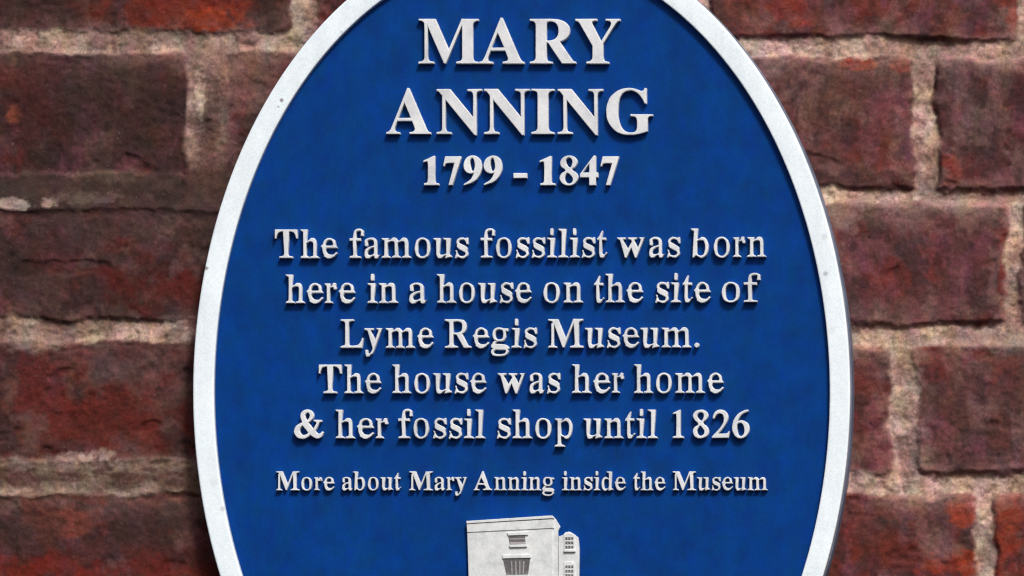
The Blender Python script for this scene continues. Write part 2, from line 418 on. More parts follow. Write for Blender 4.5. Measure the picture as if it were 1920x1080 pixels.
ring('rim', [(0, 0.25 * MM, Y_FACE + 0.0004), (0, 0.1 * MM, Y_RIM + r), (0.01, 0, Y_RIM + 0.3 * r), (0.05, 0, Y_RIM + 0.04 * MM), (0.10, 0, Y_RIM),
             (0.90, 0, Y_RIM), (0.95, 0, Y_RIM + 0.04 * MM), (0.99, 0, Y_RIM + 0.3 * r), (1.0, 0, Y_RIM + r), (1.03, 0, Y_FACE + 0.0004)], M_RIM)
# backing plate: a solid oval whose sloped edge shows beyond the rim
def plate(name, prof, mat):
    n = len(OX); rad = np.hypot(DXo, DZo); rows = []
    for f, e, y in prof:
        x = OX * (1 - f) + IX * f + DXo / rad * e; z = OZ * (1 - f) + IZ * f + DZo / rad * e
        rows.append(np.stack([x, np.full(n, y), z], -1))
    v = np.concatenate(rows + [np.array([[OX.mean(), prof[0][2], OZ.mean()], [OX.mean(), prof[-1][2], OZ.mean()]])])
    fs = []
    for j in range(len(prof) - 1):
        for i in range(n):
            k = (i + 1) % n
            fs.append((j * n + i, j * n + k, (j + 1) * n + k, (j + 1) * n + i))
    L = (len(prof) - 1) * n; c0, c1 = len(v) - 2, len(v) - 1
    me = bpy.data.meshes.new(name)
    fs = [tuple(map(int, f)) for f in fs] + [(c0, (i + 1) % n, i) for i in range(n)] + [(L + i, L + (i + 1) % n, c1) for i in range(n)]
    me.from_pydata([tuple(p) for p in v], [], fs)
    import bmesh
    bm = bmesh.new(); bm.from_mesh(me); bmesh.ops.recalc_face_normals(bm, faces=bm.faces); bm.to_mesh(me); bm.free()
    return link(name, me, mat, plaque)
plate('backing_plate', [(0, 0.8 * MM, Y_BACK), (0, 0.7 * MM, Y_BACK - 0.0095), (0, 0.8 * MM, Y_FACE + 0.0012), (0.02, 0, Y_FACE + 0.0006)], M_EDGE)
plate('face_plate', [(0.5, 0, Y_FACE + 0.0010), (0.5, 0, Y_FACE)], M_BLUE)

# ------------------------------------------------------------------ raised lettering
# outlines in thousandths of the drawing size: each spline is a list of handle-left, point, handle-right
GLYPHS = {
'M': [[[66,0,14,0,14,6],[14,12,14,17,36,18],[52,23,61,32,71,40],[75,56,75,79,75,180],[75,281,75,382,75,397],[74,408,71,416,67,423],[61,429,53,432,44,436],[31,438,15,439,15,444],[15,450,15,455,71,455],[128,455,185,455,229,351],[273,247,317,142,361,247],[405,351,449,455,505,455],[561,455,617,455,617,450],[617,444,617,439,596,437],[581,432,573,423,564,415],[560,400,560,378,560,281],[560,183,560,85,560,66],[562,52,565,43,568,33],[574,27,582,23,590,20],[601,18,617,17,617,12],[617,6,617,0,543,0],[469,0,396,0,396,6],[396,12,396,17,412,19],[424,21,433,25,441,28],[447,35,450,44,453,53],[455,66,455,83,455,188],[455,294,455,399,399,266],[344,133,288,0,282,0],[276,0,270,0,215,130],[160,259,105,389,105,286],[105,183,105,80,105,54],[110,38,120,30,129,21],[146,17,169,17,169,12],[169,6,169,0,118,0]]],
'A': [[[37,0,-9,0,-9,6],[-9,12,-9,18,4,18],[15,22,24,30,32,38],[41,53,49,75,101,205],[154,336,206,466,212,466],[218,466,224,465,278,339],[331,213,384,87,394,62],[403,45,411,34,419,24],[429,18,443,18,443,12],[443,6,443,0,372,0],[300,0,229,0,229,6],[229,12,229,18,265,18],[283,27,283,46,283,52],[280,64,273,81,266,98],[259,115,253,132,203,132],[153,132,103,132,95,112],[87,91,79,71,77,67],[76,63,76,59,75,54],[75,51,75,48,75,28],[91,18,124,18,125,18],[126,18,128,18,128,12],[128,6,128,0,82,0]],[[135,213,113,161,156,161],[199,161,242,161,220,213],[198,266,177,319,156,266]]],
'R': [[[91,0,15,0,15,6],[15,12,15,17,39,18],[54,23,62,32,71,40],[75,56,75,81,75,180],[75,279,75,379,75,400],[70,415,62,424,54,432],[39,437,16,439,16,444],[16,450,16,455,83,455],[150,455,217,455,284,455],[334,445,367,426,400,406],[417,376,417,334,417,279],[383,242,315,224,354,166],[393,108,432,50,439,39],[446,31,452,26,458,20],[467,17,478,17,479,17],[480,17,480,17,480,12],[480,6,480,0,433,0],[386,0,338,0,293,71],[247,141,201,212,195,212],[188,212,182,212,182,168],[182,124,182,81,182,56],[186,40,194,32,202,23],[218,18,242,17,242,12],[242,6,242,0,166,0]],[[182,284,182,234,189,234],[196,234,203,234,238,234],[264,242,280,258,296,275],[304,300,304,336,304,399],[277,431,224,431,206,431],[195,428,190,422,185,417],[182,404,182,385,182,335]]],
'Y': [[[177,0,101,0,101,6],[101,12,101,17,125,18],[140,23,148,32,156,40],[161,56,161,81,161,113],[161,146,161,179,122,248],[84,317,46,387,34,409],[24,423,14,429,10,432],[5,434,1,435,-4,437],[-9,437,-13,438,-13,444],[-13,450,-13,455,60,455],[133,455,207,455,207,450],[207,444,207,438,203,438],[199,438,195,438,183,438],[174,436,167,432,159,428],[156,423,156,416,156,410],[158,402,164,392,192,336],[220,281,248,226,277,272],[305,319,333,366,343,383],[349,397,349,408,349,428],[332,438,298,438,297,438],[296,438,295,438,295,444],[295,450,295,455,343,455],[391,455,439,455,439,450],[439,444,439,438,428,437],[418,432,409,424,400,417],[392,406,383,392,345,329],[306,266,268,203,268,163],[268,122,268,81,268,56],[272,40,280,32,288,23],[304,18,328,17,328,12],[328,6,328,0,252,0]]],
'N': [[[409,-11,403,-11,304,109],[206,230,107,350,107,259],[107,169,107,79,107,55],[111,39,119,31,126,23],[142,18,167,17,167,12],[167,6,167,0,117,0],[68,0,18,0,18,6],[18,12,18,17,34,18],[46,20,54,23,62,27],[68,33,71,41,74,50],[76,62,76,79,76,182],[76,285,76,388,53,416],[40,431,36,433,32,435],[26,437,18,439,18,444],[18,450,18,455,64,455],[110,455,156,455,235,360],[313,264,391,169,391,238],[391,308,391,377,391,394],[389,406,386,414,383,422],[377,428,369,431,360,435],[348,437,331,439,331,444],[331,450,331,455,381,455],[430,455,480,455,480,450],[480,444,480,439,456,438],[441,433,433,425,426,416],[422,400,422,377,422,248],[422,118,422,-11,415,-11]]],
'I': [[[91,0,13,0,13,6],[13,12,13,17,36,20],[52,25,61,32,71,40],[75,54,75,75,75,179],[75,283,75,387,75,407],[71,421,63,427,55,434],[39,438,13,439,13,444],[13,450,13,455,90,455],[167,455,244,455,244,450],[244,444,244,439,221,438],[204,434,196,427,187,421],[183,407,183,387,183,284],[183,180,183,77,183,63],[184,52,187,44,191,36],[197,30,206,26,215,22],[228,19,246,17,246,12],[246,6,246,0,168,0]]],
'G': [[[328,-10,268,-10,220,-10],[177,0,141,19,105,39],[77,67,57,103,37,139],[28,181,28,229,28,276],[37,317,57,352,77,387],[105,415,139,435,174,455],[213,465,257,465,292,465],[330,457,369,441,376,437],[382,436,388,436,395,436],[401,438,406,443,410,448],[415,455,419,465,425,465],[431,465,437,465,437,413],[437,360,437,308,431,308],[426,308,420,308,410,335],[398,359,382,379,366,399],[349,415,329,426,309,438],[289,443,267,443,186,443],[146,371,146,228,146,157],[157,104,180,67,203,31],[235,13,275,13,301,13],[318,18,328,27,338,37],[343,51,343,71,343,90],[343,109,343,128,343,149],[338,163,329,170,320,178],[302,182,275,182,275,187],[275,193,275,198,350,198],[425,198,500,198,500,193],[500,187,500,182,478,182],[464,178,457,171,450,163],[446,149,446,128,446,95],[446,62,446,29,387,3]]],
'T': [[[171,0,92,0,92,6],[92,12,92,17,116,17],[133,22,142,31,151,40],[156,56,156,81,156,198],[156,316,156,433,154,433],[151,433,149,433,114,433],[86,423,65,403,45,383],[32,355,29,318,23,318],[17,318,11,318,11,364],[11,409,11,455,144,455],[277,455,410,455,410,409],[410,363,410,317,405,317],[399,317,394,317,386,394],[344,433,269,433,267,433],[265,433,263,433,263,316],[263,198,263,81,263,56],[268,39,276,30,285,22],[302,17,328,17,328,12],[328,6,328,0,249,0]]],
'h': [[[72,0,18,0,18,5],[18,11,18,16,31,17],[40,20,45,26,50,31],[52,41,52,56,52,170],[52,285,52,399,52,413],[50,423,46,429,41,435],[32,439,19,440,19,445],[19,450,19,455,62,455],[105,455,148,455,148,392],[148,330,148,267,173,301],[205,318,243,318,301,318],[330,283,330,212,330,160],[330,108,330,56,330,42],[333,32,337,26,342,20],[350,17,363,16,363,11],[363,5,363,0,310,0],[256,0,202,0,202,5],[202,11,202,16,204,16],[205,16,207,16,226,16],[235,29,235,56,235,109],[235,163,235,217,235,235],[233,249,229,258,225,267],[216,271,203,271,182,271],[163,259,148,235,148,175],[148,116,148,56,148,42],[150,32,154,26,158,20],[167,17,180,16,180,11],[180,5,180,0,126,0]]],
'e': [[[208,-10,154,-10,128,-10],[105,-3,85,10,64,24],[49,43,37,69,25,94],[19,123,19,157,19,188],[26,216,38,240,50,265],[66,284,87,298,108,311],[131,318,157,318,196,318],[226,306,249,280,271,255],[283,219,283,173,283,171],[283,168,283,166,227,166],[172,166,117,166,118,84],[145,42,199,42,226,42],[249,57,270,86,275,81],[280,77,285,73,252,17]],[[116,196,116,192,145,192],[173,192,201,192,201,200],[201,207,201,215,201,243],[199,264,193,277,187,290],[177,297,161,297,131,297],[116,266,116,203,116,200]]],
'f': [[[76,0,15,0,15,5],[15,11,15,16,26,17],[35,19,40,22,45,25],[48,29,50,35,51,40],[52,53,52,73,52,141],[52,209,52,277,40,277],[28,277,16,277,16,288],[16,299,16,310,28,310],[40,310,52,310,52,325],[52,339,52,353,52,389],[63,416,85,436,106,455],[136,465,174,465,202,465],[224,458,240,446,255,433],[263,418,263,400,263,385],[259,374,252,367,244,359],[235,355,224,355,212,355],[203,359,195,365,188,372],[185,380,185,391,185,400],[187,410,193,420,194,422],[195,424,196,426,197,429],[197,431,197,433,197,440],[192,443,180,443,166,443],[157,439,153,430,150,421],[148,408,148,390,148,364],[148,337,148,310,166,310],[185,310,203,310,203,299],[203,288,203,277,185,277],[166,277,148,277,148,206],[148,136,148,65,148,45],[151,32,158,26,165,19],[178,16,199,16,199,11],[199,5,199,0,138,0]]],
'a': [[[282,-10,255,-10,221,-10],[203,5,200,35,170,6],[135,-9,95,-9,72,-9],[54,-2,40,11,27,25],[20,42,20,63,20,93],[35,117,63,136,92,155],[137,173,199,190,199,207],[199,224,199,241,199,260],[195,274,187,282,179,291],[166,296,148,296,119,296],[104,288,104,274,104,271],[107,266,113,257,120,248],[123,239,123,231,123,219],[119,209,110,202,101,194],[90,191,77,191,63,191],[52,195,45,203,37,211],[33,223,33,236,33,252],[38,266,49,278,60,291],[75,300,95,308,114,315],[136,318,162,318,210,318],[244,310,263,292,283,275],[293,247,293,210,293,161],[293,112,293,62,293,51],[293,43,295,40,296,36],[299,34,304,34,309,34],[314,37,320,42,323,37],[326,32,329,28,307,2]],[[129,34,151,34,157,34],[165,36,174,41,183,46],[191,53,199,63,199,99],[199,134,199,169,145,157],[118,128,118,84,118,50]]],
'm': [[[71,0,18,0,18,5],[18,11,18,16,31,17],[40,20,45,26,50,31],[52,41,52,56,52,122],[52,187,52,253,52,267],[50,277,46,284,41,290],[32,294,19,294,19,300],[19,305,19,310,61,310],[104,310,146,310,146,295],[146,280,146,265,172,300],[202,318,237,318,283,318],[310,299,320,261,346,299],[379,318,418,318,475,318],[504,283,504,212,504,160],[504,108,504,56,504,42],[506,32,510,26,514,20],[523,17,536,16,536,11],[536,5,536,0,483,0],[430,0,377,0,377,5],[377,11,377,16,390,17],[398,20,403,26,407,32],[410,42,410,56,410,109],[410,163,410,217,410,235],[408,249,404,258,400,267],[391,271,377,271,358,271],[340,260,324,237,324,177],[324,116,324,56,324,42],[327,32,331,26,335,20],[343,17,356,16,356,11],[356,5,356,0,304,0],[252,0,199,0,199,5],[199,11,199,16,212,17],[221,20,225,26,229,32],[232,42,232,56,232,109],[232,163,232,217,232,235],[230,248,226,258,222,267],[213,271,199,271,178,271],[161,259,146,235,146,175],[146,116,146,56,146,42],[148,33,152,27,156,20],[165,17,177,16,177,11],[177,5,177,0,124,0]]],
'o': [[[198,-10,169,-10,139,-10],[113,-3,90,11,68,26],[50,45,38,70,25,95],[19,123,19,154,19,186],[25,214,38,239,50,264],[68,283,90,297,113,311],[139,318,168,318,197,318],[223,311,245,298,268,284],[285,264,298,240,311,215],[317,186,317,154,317,122],[311,93,298,69,285,44],[268,25,245,11,223,-3]],[[150,11,169,11,187,11],[201,21,209,39,213,48],[216,62,217,81,219,101],[220,125,220,154,220,213],[216,252,208,271,199,289],[186,299,169,299,149,299],[136,289,128,271,121,251],[117,213,117,154,117,125],[118,101,120,82,121,62],[124,48,128,39,136,21]]],
'u': [[[151,-10,131,-10,100,-10],[78,-1,65,17,52,35],[46,62,46,97,46,147],[46,197,46,248,46,263],[44,275,39,282,35,290],[26,294,11,294,11,300],[11,305,11,310,55,310],[98,310,142,310,142,231],[142,153,142,74,142,62],[145,53,151,46,157,39],[165,36,177,36,197,36],[214,46,228,66,228,126],[228,187,228,248,228,265],[226,277,221,283,216,290],[206,294,189,294,189,300],[189,305,189,310,234,310],[279,310,324,310,324,230],[324,150,324,70,324,55],[326,44,331,39,336,34],[346,30,360,30,360,24],[360,18,360,13,323,13],[279,5,228,-10,228,7],[228,24,228,40,217,25],[203,12,186,3,169,-6]]],
's': [[[183,-10,151,-10,133,-10],[112,-5,87,6,83,8],[78,9,73,9,62,9],[55,3,51,-9,46,-9],[41,-9,36,-9,36,29],[36,67,36,105,41,105],[47,105,53,105,59,77],[71,55,87,39,103,23],[121,15,140,15,157,15],[170,19,179,27,188,34],[192,45,192,58,192,77],[180,93,156,105,139,113],[123,121,107,130,84,141],[66,154,54,169,43,184],[37,201,37,220,37,248],[46,272,65,291,83,310],[109,319,141,319,148,319],[156,318,166,316,175,314],[186,311,199,308,201,307],[203,307,206,306,209,305],[211,305,213,305,221,305],[226,310,230,319,235,319],[239,319,244,319,244,287],[244,254,244,222,239,222],[233,222,228,222,221,246],[211,264,196,277,182,290],[167,296,149,296,135,296],[124,293,116,286,109,279],[105,270,105,259,105,248],[108,240,115,232,122,225],[133,218,146,212,161,204],[176,197,191,189,214,178],[231,166,241,151,252,137],[257,118,257,95,257,62],[247,37,228,18,209,-1]]],
'i': [[[115,362,101,362,86,362],[74,367,65,376,55,386],[50,398,50,412,50,427],[55,439,65,449,74,458],[86,463,101,463,115,463],[127,458,137,449,146,439],[151,427,151,412,151,398],[146,386,136,376,126,367]],[[72,0,18,0,18,5],[18,11,18,16,32,17],[41,20,45,26,50,31],[52,41,52,56,52,121],[52,186,52,252,52,268],[50,279,47,285,43,290],[34,293,20,293,20,299],[21,305,21,310,63,310],[106,310,148,310,148,225],[148,141,148,56,148,42],[150,32,154,26,158,20],[167,17,180,16,180,11],[180,5,180,0,126,0]]],
'l': [[[72,0,18,0,18,5],[18,11,18,16,32,17],[41,20,45,26,50,31],[52,41,52,56,52,170],[52,284,52,398,52,412],[51,423,47,429,43,435],[34,439,20,439,20,445],[20,450,20,455,63,455],[106,455,148,455,148,322],[148,189,148,56,148,42],[150,32,154,26,158,20],[167,17,180,16,180,11],[180,5,180,0,126,0]]],
't': [[[169,-9,124,-9,97,-9],[77,-3,66,10,54,24],[48,44,48,71,48,140],[48,210,48,279,39,279],[30,279,20,279,20,286],[20,293,20,300,47,325],[70,348,88,369,106,390],[120,408,129,424,134,424],[139,424,144,424,144,386],[144,348,144,310,165,310],[186,310,208,310,208,300],[208,289,208,279,186,279],[165,279,144,279,144,213],[144,148,144,82,144,68],[146,58,149,51,153,44],[159,40,168,40,184,40],[196,52,206,75,212,72],[217,69,222,66,202,16]]],
'w': [[[128,-10,122,-10,87,81],[52,173,17,265,14,273],[10,280,6,284,2,289],[-4,292,-11,293,-11,299],[-11,305,-11,310,39,310],[89,310,138,310,138,305],[138,299,138,293,129,293],[123,292,120,289,116,287],[114,282,114,276,114,273],[115,269,116,266,116,262],[118,257,120,253,135,211],[151,169,167,127,181,163],[196,199,211,235,208,245],[204,256,201,266,197,277],[194,285,190,288,186,292],[179,294,168,295,168,300],[168,305,168,310,220,310],[271,310,323,310,323,305],[323,299,323,293,305,293],[296,287,296,276,296,274],[296,272,296,269,297,266],[297,264,298,262,310,222],[323,181,336,141,351,179],[367,218,382,256,385,263],[387,270,387,275,387,282],[384,286,380,289,375,291],[367,293,356,295,356,300],[356,305,356,310,386,310],[415,310,445,310,445,305],[445,300,445,295,436,294],[429,291,425,284,421,278],[416,269,412,258,376,169],[340,79,304,-10,299,-10],[294,-10,289,-10,267,59],[245,128,223,197,195,128],[167,59,140,-10,134,-10]]],
'b': [[[46,-11,43,-11,43,122],[43,255,43,388,43,409],[41,423,37,428,32,434],[23,438,8,439,8,445],[8,450,8,455,51,455],[95,455,138,455,138,396],[138,338,138,279,160,305],[188,318,221,318,245,318],[266,312,284,299,302,286],[316,268,326,245,337,222],[342,196,342,166,342,132],[335,102,323,75,310,49],[292,28,270,13,247,-2],[221,-10,192,-10,162,-10],[133,3,105,28,88,15],[70,2,53,-11,50,-11]],[[153,14,183,14,206,14],[223,26,232,49,241,73],[245,110,245,160,245,201],[240,231,231,251,222,270],[206,280,184,280,174,280],[164,277,155,270,146,263],[141,253,138,242,138,184],[138,126,138,69,138,32]]],
'r': [[[78,0,18,0,18,5],[18,11,18,16,32,17],[41,20,45,26,50,31],[52,41,52,56,52,121],[52,186,52,252,52,269],[50,280,46,285,42,290],[34,293,20,293,20,299],[21,305,21,310,62,310],[104,310,146,310,146,291],[146,271,146,252,157,273],[171,290,187,301,203,313],[218,318,233,318,252,318],[266,314,275,304,285,294],[289,282,289,266,289,253],[286,242,278,234,270,226],[260,222,248,222,236,222],[228,225,222,231,216,236],[212,243,207,250,202,257],[196,260,189,260,179,260],[170,254,162,241,153,229],[149,213,149,192,149,147],[149,101,149,56,149,41],[152,30,159,25,165,20],[178,17,197,16,197,11],[197,5,197,0,138,0]]],
'n': [[[72,0,18,0,18,5],[18,11,18,16,31,17],[40,20,45,26,50,31],[52,41,52,56,52,122],[52,187,52,253,52,267],[50,277,46,284,41,290],[32,294,19,294,19,300],[19,305,19,310,62,310],[105,310,148,310,148,296],[148,282,148,267,172,301],[204,318,243,318,301,318],[330,283,330,212,330,160],[330,108,330,56,330,42],[333,32,337,26,342,20],[350,17,363,16,363,11],[363,5,363,0,310,0],[256,0,202,0,202,5],[202,11,202,16,204,16],[205,16,207,16,226,16],[235,29,235,56,235,109],[235,163,235,217,235,235],[233,249,229,258,225,267],[216,271,203,271,182,271],[163,259,148,235,148,175],[148,116,148,56,148,42],[150,32,154,26,158,20],[167,17,180,16,180,11],[180,5,180,0,126,0]]],
'L': [[[144,0,15,0,15,6],[15,12,15,17,39,18],[54,23,62,32,71,40],[75,56,75,81,75,180],[75,279,75,379,75,401],[70,416,62,425,54,433],[39,438,16,439,16,444],[16,450,16,455,94,455],[172,455,250,455,250,450],[250,444,250,439,232,439],[218,437,208,434,198,431],[192,425,188,416,184,408],[182,395,182,379,182,280],[182,181,182,83,182,67],[183,55,185,47,188,39],[192,34,200,31,207,29],[218,28,234,28,266,28],[293,32,315,40,336,48],[355,61,370,80,385,98],[398,123,409,154,415,154],[421,154,427,154,419,103],[410,51,402,0,273,0]]],
'y': [[[69,-140,52,-140,35,-140],[21,-135,10,-125,-1,-115],[-7,-101,-7,-84,-7,-72],[-3,-62,5,-53,12,-44],[23,-40,36,-40,47,-40],[57,-43,64,-49,71,-56],[75,-65,75,-76,75,-78],[74,-79,74,-81,74,-83],[74,-85,74,-87,74,-95],[78,-99,86,-99,94,-99],[103,-90,114,-74,120,-65],[125,-56,129,-44,134,-33],[137,-20,140,-5,106,80],[71,165,36,251,32,261],[28,269,25,275,21,281],[18,285,15,287,11,291],[5,293,-3,293,-4,293],[-4,293,-5,293,-5,299],[-5,305,-5,310,51,310],[106,310,162,310,162,305],[162,299,162,293,149,293],[141,292,136,289,131,287],[128,282,128,275,128,272],[129,270,130,267,131,263],[132,260,133,257,150,211],[168,165,185,119,200,160],[215,200,230,241,233,248],[235,255,236,260,237,265],[238,270,238,274,238,282],[235,287,229,289,224,292],[215,293,203,293,203,299],[203,305,203,310,235,310],[267,310,300,310,300,305],[300,299,300,293,290,293],[283,289,277,281,271,272],[266,259,259,242,227,154],[194,65,162,-24,151,-55],[140,-79,129,-96,119,-112],[107,-124,95,-131,83,-137]]],
'g': [[[201,-140,146,-140,102,-140],[70,-134,48,-122,25,-109],[14,-93,14,-75,14,-53],[32,-36,69,-26,39,-11],[24,7,24,30,24,47],[30,61,42,74,55,86],[75,99,102,110,49,130],[22,164,22,212,22,233],[28,252,40,268,51,284],[67,296,88,305,108,314],[131,318,157,318,184,318],[209,314,233,304,261,304],[289,304,317,304,317,292],[317,280,317,268,301,268],[284,268,268,268,284,249],[291,227,291,203,291,184],[286,166,276,151,266,136],[252,124,234,116,216,107],[195,103,172,103,167,103],[162,103,157,103,152,104],[147,104,142,104,130,104],[120,101,112,94,105,88],[101,80,101,71,101,56],[114,49,141,49,152,49],[164,49,175,49,211,49],[239,46,259,40,279,34],[294,25,303,13,311,0],[316,-16,316,-37,316,-69],[301,-94,272,-113,243,-131]],[[141,124,157,124,173,124],[184,131,190,146,196,160],[199,182,199,211,199,240],[196,262,190,276,184,290],[173,297,157,297,141,297],[130,290,124,276,117,262],[114,240,114,211,114,182],[117,160,124,146,130,131]],[[131,-116,161,-116,229,-116],[263,-99,263,-66,263,-54],[259,-46,249,-41,240,-37],[225,-34,205,-34,169,-34],[133,-34,97,-34,81,-45],[73,-57,73,-73,73,-84],[80,-95,95,-103,109,-112]]],
'p': [[[77,-139,17,-139,17,-134],[17,-129,17,-124,28,-123],[35,-121,40,-117,45,-113],[49,-108,50,-101,52,-94],[52,-82,52,-64,52,39],[52,141,52,243,52,264],[50,277,46,283,42,289],[33,293,19,295,19,300],[19,305,19,310,61,310],[102,310,143,310,143,294],[143,278,143,263,163,300],[192,319,230,319,254,319],[275,312,293,298,311,284],[325,265,335,241,345,217],[350,190,350,160,350,127],[345,98,334,72,324,46],[310,26,291,12,273,-3],[251,-10,227,-10,194,-10],[168,4,148,32,148,2],[148,-28,148,-58,148,-76],[149,-89,152,-99,154,-108],[160,-114,167,-118,174,-121],[184,-122,197,-123,197,-128],[197,-134,197,-139,137,-139]],[[174,28,195,28,216,28],[231,39,239,59,248,81],[253,112,253,154,253,195],[249,226,241,248,234,268],[220,278,199,278,178,278],[161,264,148,235,148,180],[148,124,148,69,158,42]]],
'd': [[[176,-10,140,-10,116,-10],[96,-3,78,10,59,24],[45,43,35,66,25,90],[19,117,19,147,19,182],[25,212,36,237,47,263],[62,283,81,297,101,311],[122,318,146,318,177,318],[203,306,223,280,223,320],[223,361,223,401,223,415],[219,425,212,430,205,436],[193,439,176,439,176,445],[176,450,176,455,224,455],[271,455,319,455,319,329],[319,202,319,75,319,59],[321,47,325,41,329,34],[338,30,353,28,353,22],[353,16,353,11,317,11],[274,4,223,-10,223,6],[223,23,223,39,204,6]],[[152,28,171,28,182,28],[192,33,202,41,212,50],[219,62,223,76,223,131],[223,186,223,242,221,253],[216,262,206,270,197,277],[186,281,174,281,153,281],[139,270,130,250,122,229],[118,197,118,153,118,111],[121,79,130,58,138,38]]]}
GS = 676.0 / 455.0
ADV_B = dict(M=944, A=722, R=722, Y=722, N=722, I=389, G=778, T=667, L=667, h=556, e=444, f=333, a=500, m=833, o=500, u=556, s=389,
             i=278, l=278, t=333, w=722, b=556, r=444, n=556, y=500, g=500, d=556, p=556)
ADV_R = dict(T=611, h=500, e=444, f=333, a=444, m=778, o=500, u=500, s=389, i=278, l=278, t=278, w=722, b=500, r=333, n=500, L=611,
             y=500, R=667, g=500, M=889, p=500, d=500, A=722)
# drawn by hand: (scale to thousandths, baseline, left, advance, contours); a third value 1 marks a corner
HAND = {
 '1r': (1.108, 742, 95, 500, [[(130,215,1),(135,200,1),(285,128,1),(298,128,1),(298,640),(306,690),(330,705),(375,710,1),(375,742,1),(130,742,1),(130,710,1),(180,705),(203,690),(210,640),(210,245),(200,219),(180,216),(142,223,1)]]),
 '8r': (1.108, 742, 465, 500, [[(685,130),(790,155),(846,245),(820,330),(740,408),(830,505),(866,595),(825,695),(690,752),(560,712),(507,602),(545,510),(628,440),(545,350),(510,250),(562,165)],
        [(690,180),(745,212),(757,270),(738,333),(702,372),(640,330),(600,260),(628,202)], [(668,470),(722,520),(768,588),(762,655),(690,702),(620,662),(600,590),(622,520)]]),
 '2r': (1.108, 742, 880, 500, [[(925,320,1),(930,260),(985,175),(1090,128),(1210,165),(1268,280),(1245,390),(1160,510),(1035,652,1),(1190,652),(1250,642),(1288,595,1),(1305,608,1),(1275,742,1),(905,742,1),(905,722,1),(1010,612),(1118,490),(1168,390),(1174,300),(1140,230),(1075,208),(1010,235),(955,320,1)]]),
 '6r': (1.108, 742, 1330, 500, [[(1725,130,1),(1640,145),(1510,215),(1410,340),(1366,500),(1382,620),(1450,715),(1552,752),(1660,715),(1735,620),(1750,520),(1715,425),(1640,372),(1560,362),(1482,392,1),(1530,292),(1600,212),(1727,160,1)],
        [(1545,410),(1602,437),(1640,520),(1640,620),(1607,683),(1555,705),(1507,670),(1476,570),(1470,480),(1495,427)]]),
 '&r': (1.28, 640, 80, 778, [[(350,105),(430,140),(462,215),(432,285),(362,352,1),(452,472,1),(500,395),(514,352),(495,336),(465,328,1),(465,302,1),(610,302,1),(610,328,1),(568,350),(535,425),(488,502,1),(535,553),(580,560),(622,518,1),(645,540,1),(610,618),(530,652),(460,625),(402,582,1),(330,638),(230,657),(140,610),(100,520),(130,430),(195,375),(252,345,1),(226,270),(222,200),(270,130)],
        [(352,162),(388,188),(394,230),(372,278),(336,312,1),(314,260),(305,215),(320,180)], [(258,402,1),(312,470),(366,548,1),(325,580),(270,588),(222,550),(206,490),(225,435)]]),
 '.r': (10.0, 0, 2, 250, [[(12,-10.5),(17.5,-5),(12,1),(6.5,-5)]]),
 '1b': (2.6, 326, 50, 500, [[(62,105,1),(160,62,1),(172,62,1),(172,285),(180,305),(208,310,1),(208,326,1),(70,326,1),(70,310,1),(97,305),(105,285),(105,128),(98,111),(62,118,1)]]),
 '7b': (2.6, 326, 228, 500, [[(255,65,1),(405,65,1),(405,80,1),(325,326,1),(288,326,1),(345,125,1),(290,125),(260,132),(248,155,1),(236,151,1)]]),
 '9b': (2.6, 326, 410, 500, [[(505,58),(565,80),(592,150),(575,225),(520,290),(425,327,1),(420,318,1),(485,275),(522,214,1),(480,220),(435,195),(420,140),(445,82)], [(505,78),(522,110),(527,160),(520,190),(503,201),(485,165),(481,115),(490,86)]]),
 '8b': (2.6, 326, 1272, 500, [[(1370,58),(1425,75),(1447,115),(1428,158),(1395,182),(1438,215),(1452,260),(1425,310),(1365,330),(1305,310),(1282,265),(1298,222),(1335,192),(1300,160),(1288,118),(1310,78)],
        [(1370,74),(1396,95),(1398,130),(1378,168),(1346,135),(1339,100),(1350,82)], [(1350,213),(1393,245),(1405,280),(1395,304),(1368,315),(1338,300),(1328,265),(1335,235)]]),
 '4b': (2.6, 326, 1460, 500, [[(1595,58,1),(1615,58,1),(1615,212,1),(1637,212,1),(1637,255,1),(1615,255,1),(1615,326,1),(1555,326,1),(1555,255,1),(1468,255,1),(1468,225,1)], [(1556,128,1),(1556,212,1),(1491,212,1)]]),
 '-b': (10.0, 0, 0, 333, [[(4,-28,1),(29,-28,1),(29,-17,1),(4,-17,1)]]),
}
def bez(p0, p1, p2, p3, n):
    t = np.linspace(0, 1, n, endpoint=False)[:, None]
    return (1 - t) ** 3 * p0 + 3 * (1 - t) ** 2 * t * p1 + 3 * (1 - t) * t ** 2 * p2 + t ** 3 * p3
def font_contours(ch):
    out = []
    for sp in GLYPHS[ch]:
        P = np.array(sp, float).reshape(-1, 3, 2) * GS; pts = []
        for i in range(len(P)):
            a, b = P[i], P[(i + 1) % len(P)]
            ch_ = b[1] - a[1]; L = np.hypot(*ch_) + 1e-9
            dev = max(abs(np.cross(ch_, a[2] - a[1])), abs(np.cross(ch_, b[0] - a[1]))) / L
            pts.append(bez(a[1], a[2], b[0], b[1], 1 if dev < 2 else (3 if dev < 14 else 5)))
        c = np.concatenate(pts)
        if ch == 'w':                                             # keep the two strokes of the middle joint well apart
            for (x_, y_, dy_) in ((331, 293, -55), (314, 349, 25)):
                i = np.argmin(np.hypot(c[:, 0] - x_, c[:, 1] - y_)); c[i, 1] += dy_
        out.append(c)
    return out
